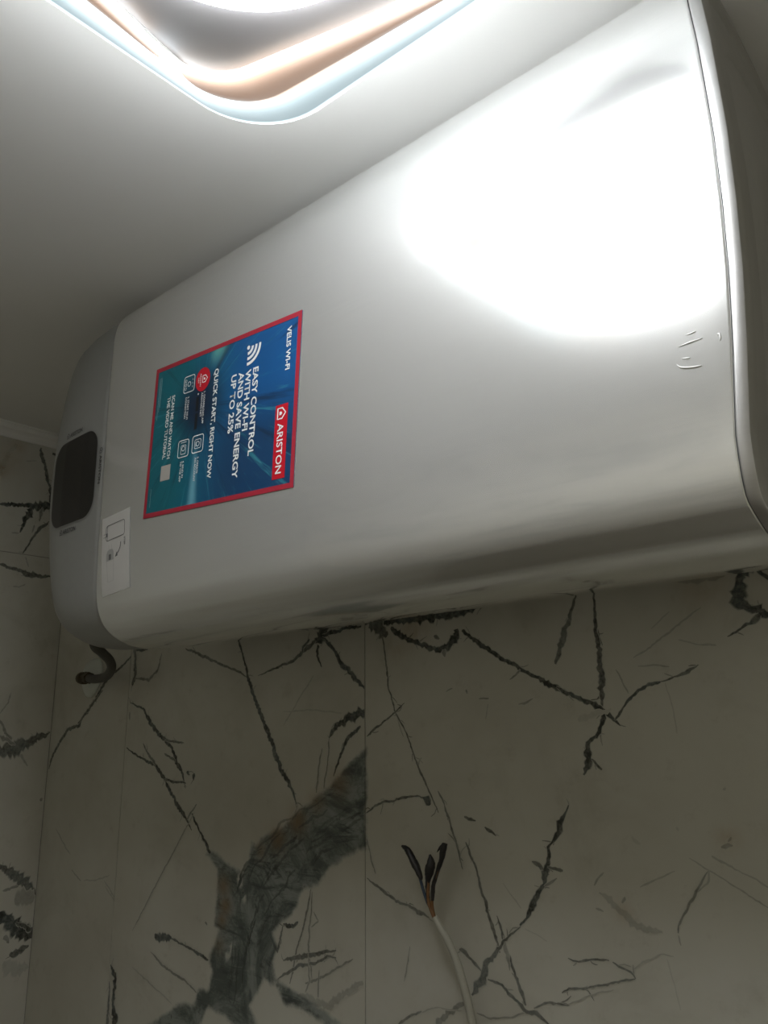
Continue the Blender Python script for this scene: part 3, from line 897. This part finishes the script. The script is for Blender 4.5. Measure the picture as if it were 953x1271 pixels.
def join_mesh(name, parts):
    vs, fs = [], []
    for me in parts:
        o = len(vs)
        vs += [tuple(v.co) for v in me.vertices]
        fs += [tuple(o + k for k in p.vertices) for p in me.polygons]
        bpy.data.meshes.remove(me)
    return mesh(name, vs, fs)

def fill_mesh(name, pts):
    c = (sum(p[0] for p in pts) / len(pts), sum(p[1] for p in pts) / len(pts))
    vs = [(*c, 0)] + [(*p, 0) for p in pts]
    return mesh(name, vs, [(0, 1 + i, 1 + (i + 1) % len(pts)) for i in range(len(pts))])

# display ---------------------------------------------------------------
def capmap(u, v): return (u, v)
DISP = simple('black_display_glass', (.014, .013, .013), .30, noise=.1, spec=.4)
def disp_outline(gx):
    return rrect(-1.0560 - gx, -.9185 + gx, .158 - gx, .297 + gx, .030 + gx, 7)
def dense_fill(name, pts, rings=10):
    c = (sum(p[0] for p in pts) / len(pts), sum(p[1] for p in pts) / len(pts))
    vs, fs = [], []
    n_ = len(pts)
    for k in range(rings + 1):
        t = (rings - k) / rings
        for p in pts: vs.append((c[0] + (p[0] - c[0]) * t, c[1] + (p[1] - c[1]) * t, 0))
    for k in range(rings):
        for i in range(n_):
            j = (i + 1) % n_
            fs.append((k * n_ + i, k * n_ + j, (k + 1) * n_ + j, (k + 1) * n_ + i))
    return mesh(name, vs, fs)
def densify(pts, step):
    out = []
    for i in range(len(pts)):
        p, q = pts[i], pts[(i + 1) % len(pts)]
        m_ = max(1, int(math.hypot(q[0] - p[0], q[1] - p[1]) / step))
        out += [(p[0] + (q[0] - p[0]) * k / m_, p[1] + (q[1] - p[1]) * k / m_) for k in range(m_)]
    return out
ccap = [o for o in heater.children if o.name.startswith('control_cap')][0]
disp = place('display', dense_fill('display', densify(disp_outline(0), .006)), capmap, DISP, ccap, .0012)
disp['label'] = 'black rounded display window'
RIMG = simple('display_rim_grey', (.28, .28, .27), .4, .2)
place('display_rim', outline_mesh('display_rim', densify(disp_outline(.001), .006), .0022), capmap, RIMG, ccap, .0009)
LETG = simple('dark_print', (.045, .045, .045), .6)
LETW = simple('white_print', (.78, .80, .80), .5)
def house(cx, cy, s):
    """small house shaped logo outline with a drop-like centre"""
    o = [(-.5, -.45), (.5, -.45), (.5, .15), (0, .6), (-.5, .15)]
    i_ = [(-.16, -.22), (.16, -.22), (.16, .02), (0, .16), (-.16, .02)]
    a = outline_mesh('h', [(cx + x * s, cy + y * s) for x, y in o], s * .15)
    b = fill_mesh('h2', [(cx + x * s, cy + y * s) for x, y in i_])
    return join_mesh('house', [a, b])
def brand(a0, a1, b0, cap):
    l = a1 - a0
    return join_mesh('brand', [house(a0 + cap * .55, b0 + cap * .5, cap * 1.15), fit_text('ARISTON', a0 + l * .2, a1, b0, cap, .015)])
place('lettering', brand(0, .050, 0, .0068), lambda a, b: (-1.020 + a, .3035 + b), LETG, ccap, .0008)
place('lettering', brand(0, .050, 0, .0068), lambda a, b: (-1.018 + a, .1440 + b), LETG, ccap, .0008)
place('lettering', brand(0, .056, 0, .0068), lambda a, b: (-.9105 + b, .2600 - a), LETG, ccap, .0008)

# promotional sticker ----------------------------------------------------
SW, SH = .2158, .2977
S_C = (-.62345, .2235); S_R = -.0619
def smap(a, b):
    """sticker reading direction a (downwards on the heater), up direction b (along +X)"""
    dx, dz = b - SH / 2, SW / 2 - a
    c, s = math.cos(S_R), math.sin(S_R)
    return (S_C[0] + dx * c - dz * s, S_C[1] + dx * s + dz * c)

def sticker_material():
    m, nt, b = new_mat('promo_sticker_print')
    g = NT(nt)
    uv = g.n('ShaderNodeUVMap'); uv.uv_map = 'sticker'
    sp = g.n('ShaderNodeSeparateXYZ'); nt.links.new(uv.outputs[0], sp.inputs[0])
    a, b_ = sp.outputs[0], sp.outputs[1]
    da = g.math('SUBTRACT', a, .36); db = g.math('MULTIPLY', g.math('SUBTRACT', b_, .36), 1.38)
    th = g.math('ARCTAN2', db, da)
    r = g.math('SQRT', g.math('ADD', g.math('MULTIPLY', da, da), g.math('MULTIPLY', db, db)))
    cv = g.n('ShaderNodeCombineXYZ')
    nt.links.new(g.math('COSINE', th), cv.inputs[0]); nt.links.new(g.math('SINE', th), cv.inputs[1]); nt.links.new(g.math('MULTIPLY', r, .12), cv.inputs[2])
    st1 = g.noise(cv.outputs[0], 5.5, 5, .7)
    st2 = g.noise(cv.outputs[0], 14.0, 4, .7)
    teal = (.006, .125, .165, 1); blue = (.008, .085, .26, 1); navy = (.008, .022, .052, 1)
    col = g.mix(g.sstep(b_, .15, .75), teal, blue)
    # lower right of the photo print darkens to navy
    nv = g.math('MULTIPLY', g.sstep(a, .30, .70), g.sstep(b_, .30, .62))
    col = g.mix(g.math('MULTIPLY', nv, .80), col, (.010, .040, .095, 1))
    col = g.mix(g.sstep(r, .34, .06), col, navy)
    col = g.mix(g.math('MULTIPLY', g.sstep(st1, .52, .66), .75), col, navy)
    lt = g.math('MULTIPLY', g.sstep(st2, .56, .72), g.sstep(r, .10, .42))
    col = g.mix(g.math('MULTIPLY', lt, .60), col, (.05, .30, .36, 1))
    # pale green light beam towards the upper edge, pale streak towards the lower edge
    beam = g.math('MULTIPLY', g.sstep(g.math('ABSOLUTE', g.math('SUBTRACT', th, 2.70)), .30, .0), g.sstep(r, .22, .40))
    col = g.mix(g.math('MULTIPLY', beam, .75), col, (.16, .48, .40, 1))
    beam2 = g.math('MULTIPLY', g.sstep(g.math('ABSOLUTE', g.math('SUBTRACT', th, 0.0)), .11, .0), g.sstep(r, .15, .5))
    col = g.mix(g.math('MULTIPLY', beam2, .6), col, (.20, .50, .62, 1))
    nt.links.new(col, b.inputs['Base Color'])
    b.inputs['Roughness'].default_value = .32
    return m
v, f = grid_uv(0, SW, 0, SH, 24, 30)
me = mesh('promo_sticker', v, f)
uvl = me.uv_layers.new(name='sticker')
for lp in me.loops:
    co = me.vertices[lp.vertex_index].co
    uvl.data[lp.index].uv = (co.x / SW, co.y / SH)
sticker = place('promo_sticker', me, smap, sticker_material(), heater, .0006)
sticker['label'] = 'blue and teal advertising sticker with red border'
RED = simple('sticker_red', (.36, .022, .042), .4, noise=.05)
REDB = simple('sticker_logo_red', (.50, .008, .022), .4)
bw = .0062
parts = []
for a0, a1, b0, b1, na, nb in ((0, SW, 0, bw, 24, 1), (0, SW, SH - bw, SH, 24, 1), (0, bw, bw, SH - bw, 1, 24), (SW - bw, SW, bw, SH - bw, 1, 24)):
    v, f = grid_uv(a0, a1, b0, b1, na, nb); parts.append(mesh('b', v, f))
place('border', join_mesh('border', parts), smap, RED, sticker, .0009)['label'] = 'red sticker border'
def sput(name, me, mat, eps=.0010): return place(name, me, smap, mat, sticker, eps)
sput('lettering', fit_text('VELIS WI-FI', .015, .070, .2735, .0075, .02), LETW)
v, f = grid_uv(.112, .202, .2605, .2820, 8, 2); sput('logo_panel', mesh('p', v, f), REDB, .0009)
sput('lettering', fit_text('ARISTON', .135, .196, .2660, .0100, .012), LETW, .0012)
sput('logo', house(.1230, .2708, .0130), LETW, .0012)
# wireless symbol: dot and three arcs opening to the upper right
wp = []
wc = (.0215, .2020)
for r0 in (.0085, .0155, .0225):
    arc = [(wc[0] + r0 * math.cos(t_), wc[1] + r0 * math.sin(t_)) for t_ in [math.radians(-2 + 94 * k / 12) for k in range(13)]]
    wp.append(outline_mesh('arc', arc, .0040, False))
wp.append(fill_mesh('dot', [(wc[0] + .0005 + .0028 * math.cos(2 * math.pi * k / 12), wc[1] + .0005 + .0028 * math.sin(2 * math.pi * k / 12)) for k in range(12)]))
sput('wireless_symbol', join_mesh('wifi', wp), LETW)
for body, a0, a1, b0, cap in (('EASY CONTROL', .052, .165, .2145, .0098), ('WITH WI-FI', .052, .131, .2005, .0098), ('AND SAVE ENERGY', .052, .189, .1870, .0098), ('UP TO 25%', .052, .129, .1725, .0098), ('QUICK START, RIGHT NOW', .034, .181, .1365, .0080)):
    sput('lettering', fit_text(body, a0, a1, b0, cap, .022), LETW)
circ = [(.0415 + .0165 * math.cos(2 * math.pi * k / 28), .1115 + .0155 * math.sin(2 * math.pi * k / 28)) for k in range(28)]
badge = sput('badge', fill_mesh('badge', circ), REDB, .0009)
badge['label'] = 'round red badge with house logo'
sput('logo', house(.0415, .1160, .0095), LETW, .0012)
sput('lettering', fit_text('ARISTON', .0325, .0505, .1060, .0026, .01), LETW, .0012)
sput('lettering', fit_text('NET', .0375, .0455, .1015, .0026, .01), LETW, .0012)
def icon(ca, cb, s=.0115):
    ps = [outline_mesh('i', densify(rrect(ca - s, ca + s, cb - s, cb + s, s * .3, 4), .003), .0011)]
    ps.append(outline_mesh('i', [(ca + s * .28 * math.cos(2 * math.pi * k / 14), cb + s * .28 * math.sin(2 * math.pi * k / 14)) for k in range(14)], .0009))
    return ps
i1 = icon(.0410, .0820)
for k in (-1, 0, 1):
    i1.append(outline_mesh('i', [(.0410 + k * .0055 + .0018 * math.cos(2 * math.pi * q / 8), .0745 + .0018 * math.sin(2 * math.pi * q / 8)) for q in range(8)], .0007))
    i1.append(outline_mesh('i', [(.0410 + k * .0050 - .0012, .0895), (.0410 + k * .0050 + .0012, .0895)], .0008, False))
sput('icon', join_mesh('icon', i1), LETW)
i3 = icon(.1300, .1115)
i3.append(outline_mesh('i', rrect(.1240, .1360, .1050, .1180, .002, 3), .0008))
i3.append(outline_mesh('i', [(.1265, .1075), (.1335, .1075)], .0008, False))
sput('icon', join_mesh('icon', i3), LETW)
i4 = icon(.1310, .0805)
i4.append(outline_mesh('i', rrect(.1265, .1385, .0755, .0860, .0015, 3), .0008))
i4.append(outline_mesh('i', [(.1225, .0745), (.1225, .0865)], .0008, False))
sput('icon', join_mesh('icon', i4), LETW)
for body, a0, a1, b0, cap in (('1. DOWNLOAD APP', .060, .104, .1160, .0034), ('ARISTON NET', .060, .094, .1110, .0034), ('2. START WI-FI', .059, .091, .0810, .0034), ('CONNECTION', .059, .089, .0760, .0034),
                              ('3. CREATE', .148, .170, .1125, .0034), ('AN ACCOUNT', .148, .180, .1075, .0034), ('4. BIND IN', .148, .171, .0810, .0034), ('TO THE APP', .148, .176, .0760, .0034)):
    sput('lettering', fit_text(body, a0, a1, b0, cap, .01), LETW)
BADGEK = simple('store_badge_black', (.01, .012, .015), .5)
for a0, a1 in ((.064, .084), (.087, .109)):
    sput('store_badge', fill_mesh('sb', densify(rrect(a0, a1, .1005, .1065, .001, 3), .003)), BADGEK, .0009)
sput('bullet', fill_mesh('d', [(.0605 + .0012 * math.cos(2 * math.pi * k / 10), .1040 + .0012 * math.sin(2 * math.pi * k / 10)) for k in range(10)]), LETW)
for body, a0, a1, b0, cap in (('SCAN ME AND WATCH', .049, .139, .0445, .0066), ('THE VIDEO TUTORIAL', .049, .138, .0340, .0066)):
    sput('lettering', fit_text(body, a0, a1, b0, cap, .02), LETW)
CODE = simple('plain_grey_square', (.42, .40, .37), .5, noise=.05)
v, f = grid_uv(.1475, .1685, .0330, .0545, 4, 4)
sput('plain_square', mesh('q', v, f), CODE, .0009)['label'] = 'plain pale grey printed square'
FINE = simple('fine_print', (.25, .42, .45), .5)
for b0, a0, a1 in ((.0165, .016, .060), (.0140, .016, .066), (.0115, .016, .078), (.0135, .176, .202)):
    sput('fine_print', outline_mesh('fl', [(a0 + (a1 - a0) * k / 8, b0) for k in range(9)], .0007, False), FINE)

# instruction sticker ------------------------------------------------------
IW, IH = .070, .114            # across the heater length, down its height
I_C = (-.8440, .0895); I_R = .075
def imap(a, b):
    dx, dz = a - IW / 2, b - IH / 2
    c, s = math.cos(I_R), math.sin(I_R)
    return (I_C[0] + dx * c - dz * s, I_C[1] + dx * s + dz * c)
PAPER = simple('white_label_paper', (.50, .49, .47), .6, noise=.03)
PRINT = simple('grey_label_print', (.12, .12, .12), .6)
LPRT = simple('light_grey_label_print', (.33, .33, .32), .6)
v, f = grid_uv(0, IW, 0, IH, 8, 16)
instr = place('instruction_sticker', mesh('s', v, f), imap, PAPER, heater, .0006)
instr['label'] = 'small white instruction label with line drawings'
def iput(name, me, mat, eps=.0009): return place(name, me, imap, mat, instr, eps)
iput('drawing', join_mesh('d', [outline_mesh('d', densify(rrect(.011, .058, .078, .100, .004, 4), .004), .0011),
                                outline_mesh('d', [(.0145, .079), (.0145, .099)], .0008, False),
                                fill_mesh('d', rrect(.0105, .0150, .0840, .0895, .0006, 2)),
                                outline_mesh('d', [(.004, .0890), (.010, .0890)], .0006, False), outline_mesh('d', [(.004, .0845), (.010, .0845)], .0006, False)]), PRINT)
iput('drawing', join_mesh('d', [outline_mesh('d', [(.0130, .0500), (.0160, .0180), (.0300, .0180), (.0310, .0500)], .0007),
                                outline_mesh('d', [(.0185, .064), (.0185, .071)], .0006, False), outline_mesh('d', [(.0255, .064), (.0255, .071)], .0006, False)]), LPRT)
iput('drawing', fill_mesh('d', [(.0125, .0480), (.0310, .0480), (.0310, .0590), (.0280, .0635), (.0215, .0645), (.0155, .0630), (.0125, .0585)]), LPRT)
iput('drawing', fill_mesh('d', rrect(.0190, .0250, .0490, .0570, .001, 2)), PRINT, .0012)
arc = [(.0330 + .0155 * math.cos(t_), .0680 + .0150 * math.sin(t_)) for t_ in [math.radians(5 - 72 * k / 9) for k in range(10)]]
iput('arrow', join_mesh('a', [outline_mesh('a', arc, .0016, False), fill_mesh('a', [(.0345, .0505), (.0410, .0510), (.0390, .0575)])]), PRINT)
me = fit_text('STEP', 0, .012, 0, .0034, .02)
for vv_ in me.vertices:
    vv_.co.x, vv_.co.y = .0565 + vv_.co.y, .0745 - vv_.co.x
iput('lettering', me, PRINT)

# creases in the protective film near the end
FILM = simple('clear_film_crease', (.85, .85, .83), .5, 0, spec=.8)
cr = [[(-.0354, .135), (-.0315, .1352), (-.0277, .1355)], [(-.0426, .1273), (-.0331, .1281), (-.0235, .1282)], [(-.041, .1169), (-.0373, .116), (-.0346, .1155)], [(-.0453, .1134), (-.0428, .1103), (-.0375, .1082), (-.0308, .1068), (-.0268, .1066)], [(-.0128, .127), (-.0110, .1277), (-.0105, .1243), (-.0112, .1217)]]
for c_ in cr:
    pts = [(x, surf_y(x, z) - .0003, z) for x, z in c_]
    rad = [.0002] + [.0007] * (len(pts) - 2) + [.0002]
    link('film_crease', tube_mesh('film_crease', pts, rad, 4, 6), FILM, heater, True)

# ------------------------------------------------------------------ flexible hose and wall fitting
HOSE = simple('grey_hose_rubber', (.085, .082, .070), .55, 0, noise=.15, nscale=300)
hose = empty('water_hose', (-1.30, -.09, -.03))
tag(hose, 'dark grey flexible hose curving from the heater to the wall outlet', 'hose')
hpts = [(-1.0990, -.170, .060), (-1.120, -.170, .062), (-1.150, -.166, .052), (-1.215, -.155, .024), (-1.256, -.130, -.013), (-1.269, -.105, -.027), (-1.279, -.082, -.040), (-1.300, -.064, -.054), (-1.345, -.048, -.067), (-1.400, -.040, -.070), (-1.438, -.034, -.066)]
L0 = Vector(hose.location)
o = link('tube', tube_mesh('tube', [Vector(p) - L0 for p in hpts], [.0090] * len(hpts), 8, 14), HOSE, hose, True)
BRASS = simple('tarnished_brass', (.12, .10, .065), .5, .7, noise=.3, nscale=200)
def hexnut(name, c, axis, r, l, mat, parent, n_=6):
    a = Vector(axis).normalized(); u = a.orthogonal().normalized(); w = a.cross(u)
    vs = []
    for s_ in (0, 1):
        for k in range(n_):
            th = 2 * math.pi * k / n_
            vs.append(Vector(c) + a * l * s_ + u * r * math.cos(th) + w * r * math.sin(th))
    fs = [(k, (k + 1) % n_, n_ + (k + 1) % n_, n_ + k) for k in range(n_)] + [tuple(range(n_))[::-1], tuple(range(n_, 2 * n_))]
    return link(name, mesh(name, vs, fs), mat, parent)
hexnut('end_nut', Vector((-1.0985, -.170, .060)) - L0, (-1, 0, .02), .013, .018, BRASS, hose)
hexnut('end_nut', Vector((-1.432, -.035, -.0665)) - L0, (-1, .1, .1), .0125, .016, BRASS, hose)
fit = empty('wall_outlet', (-1.478, 0, -.062))
tag(fit, 'pale plastic wall outlet with brass elbow under the heater', 'pipe fitting')
PLAST = simple('pale_plastic', (.55, .58, .53), .35, noise=.08, nscale=30)
# flange: slightly domed irregular plate on the tile
vs, fs = [], []
rad = [(.036, 0), (.036, -.003), (.032, -.007), (.022, -.009), (.0135, -.0095)]
for r, y in rad:
    for k in range(24):
        th = 2 * math.pi * k / 24
        q = 1 + .10 * math.sin(2 * th + .6) + .05 * math.sin(3 * th)
        vs.append((r * q * math.cos(th), y - .0006, r * 1.2 * q * math.sin(th)))
for i in range(len(rad) - 1):
    for k in range(24):
        fs.append((i * 24 + k, i * 24 + (k + 1) % 24, (i + 1) * 24 + (k + 1) % 24, (i + 1) * 24 + k))
fs.append(tuple(4 * 24 + k for k in range(24)))
link('flange', mesh('flange', vs, fs), PLAST, fit, True)
link('elbow', tube_mesh('elbow', [(0, -.004, 0), (0, -.020, -.001), (.006, -.030, -.003), (.016, -.033, -.004), (.031, -.0335, -.0045)], [.011, .0115, .0125, .0115, .0105], 5, 14), BRASS, fit, True)
for k in range(3):
    hexnut('thread', (.0175 + .0045 * k, -.0332, -.004), (1, 0, 0), .0128, .0022, BRASS, fit, 14)

# ------------------------------------------------------------------ power cable with taped wires
cable = empty('power_cable', (-.50, 0, -.60))
tag(cable, 'grey power cable sticking out of the wall with three black taped wire ends', 'cable')
O = Vector(cable.location)
def rel(ps): return [Vector(p) - O for p in ps]
SHEATH = simple('grey_cable_sheath', (.37, .36, .30), .5, noise=.06, nscale=80)
sh = [(-.4985, .004, -.650), (-.4970, -.008, -.640), (-.4910, -.016, -.600), (-.4855, -.0195, -.560), (-.4863, -.022, -.5248), (-.4878, -.024, -.5158), (-.4906, -.028, -.4931), (-.4951, -.032, -.4687), (-.5021, -.035, -.4448), (-.5127, -.038, -.4234), (-.5229, -.040, -.4094), (-.5298, -.041, -.3990)]
link('sheath', tube_mesh('sheath', rel(sh), [.0052] * 8 + [.0050, .0048, .0045, .0040], 5, 14), SHEATH, cable, True)
BLUEW = simple('blue_wire', (.035, .055, .085), .45); BROWNW = simple('brown_wire', (.16, .075, .025), .45); DARKW = simple('dark_wire', (.03, .03, .026), .45)
TAPE = simple('black_tape', (.012, .011, .011), .38, noise=.3, nscale=200, bump=.3)
def wire(pts, r, mat, tape, trs, label, extra=None):
    w = link('wire', tube_mesh('wire', rel(pts), [r] * len(pts), 5, 10), mat, cable, True)
    w['label'] = label
    t_ = link('tape_wrap', tube_mesh('tape_wrap', rel(tape), trs, 5, 10, .75, .10), TAPE, w, True)
    if extra:
        link('tape_end', tube_mesh('tape_end', rel(extra[0]), extra[1], 4, 8, .5), TAPE, w, True)
wire([(-.5290, -.041, -.4010), (-.5367, -.041, -.3893), (-.5417, -.042, -.3807), (-.5470, -.043, -.3660), (-.5520, -.044, -.3500)], .0019, BLUEW, [(-.5485, -.044, -.3570), (-.5500, -.044, -.3520), (-.5592, -.044, -.3375), (-.5683, -.044, -.3248), (-.5740, -.044, -.3205), (-.5803, -.044, -.3185)], [.0020, .0036, .0050, .0044, .0034, .0014], 'blue wire')
wire([(-.5285, -.0425, -.4010), (-.5374, -.043, -.3826), (-.5381, -.043, -.3671), (-.5372, -.043, -.3500)], .0023, BROWNW, [(-.5375, -.043, -.3835), (-.5384, -.043, -.3720), (-.5388, -.043, -.3640), (-.5376, -.043, -.3560), (-.5354, -.043, -.3458), (-.5325, -.043, -.3350), (-.5336, -.043, -.3249)], [.0024, .0026, .0032, .0036, .0060, .0055, .0012], 'brown wire')
wire([(-.5295, -.041, -.4010), (-.5334, -.041, -.3850), (-.5313, -.041, -.3640), (-.5237, -.041, -.3448), (-.5168, -.041, -.3297)], .0020, BROWNW, [(-.5328, -.041, -.3800), (-.5318, -.041, -.3700), (-.5306, -.041, -.3613), (-.5237, -.041, -.3448), (-.5168, -.041, -.3297), (-.5137, -.041, -.3189), (-.5106, -.041, -.3100)], [.0024, .0028, .0028, .0027, .0034, .0042, .0036], 'dark wire with hooked tape end', ([(-.5120, -.041, -.3130), (-.5155, -.041, -.3140), (-.5200, -.041, -.3170), (-.5237, -.041, -.3216)], [.0030, .0038, .0026, .0008]))
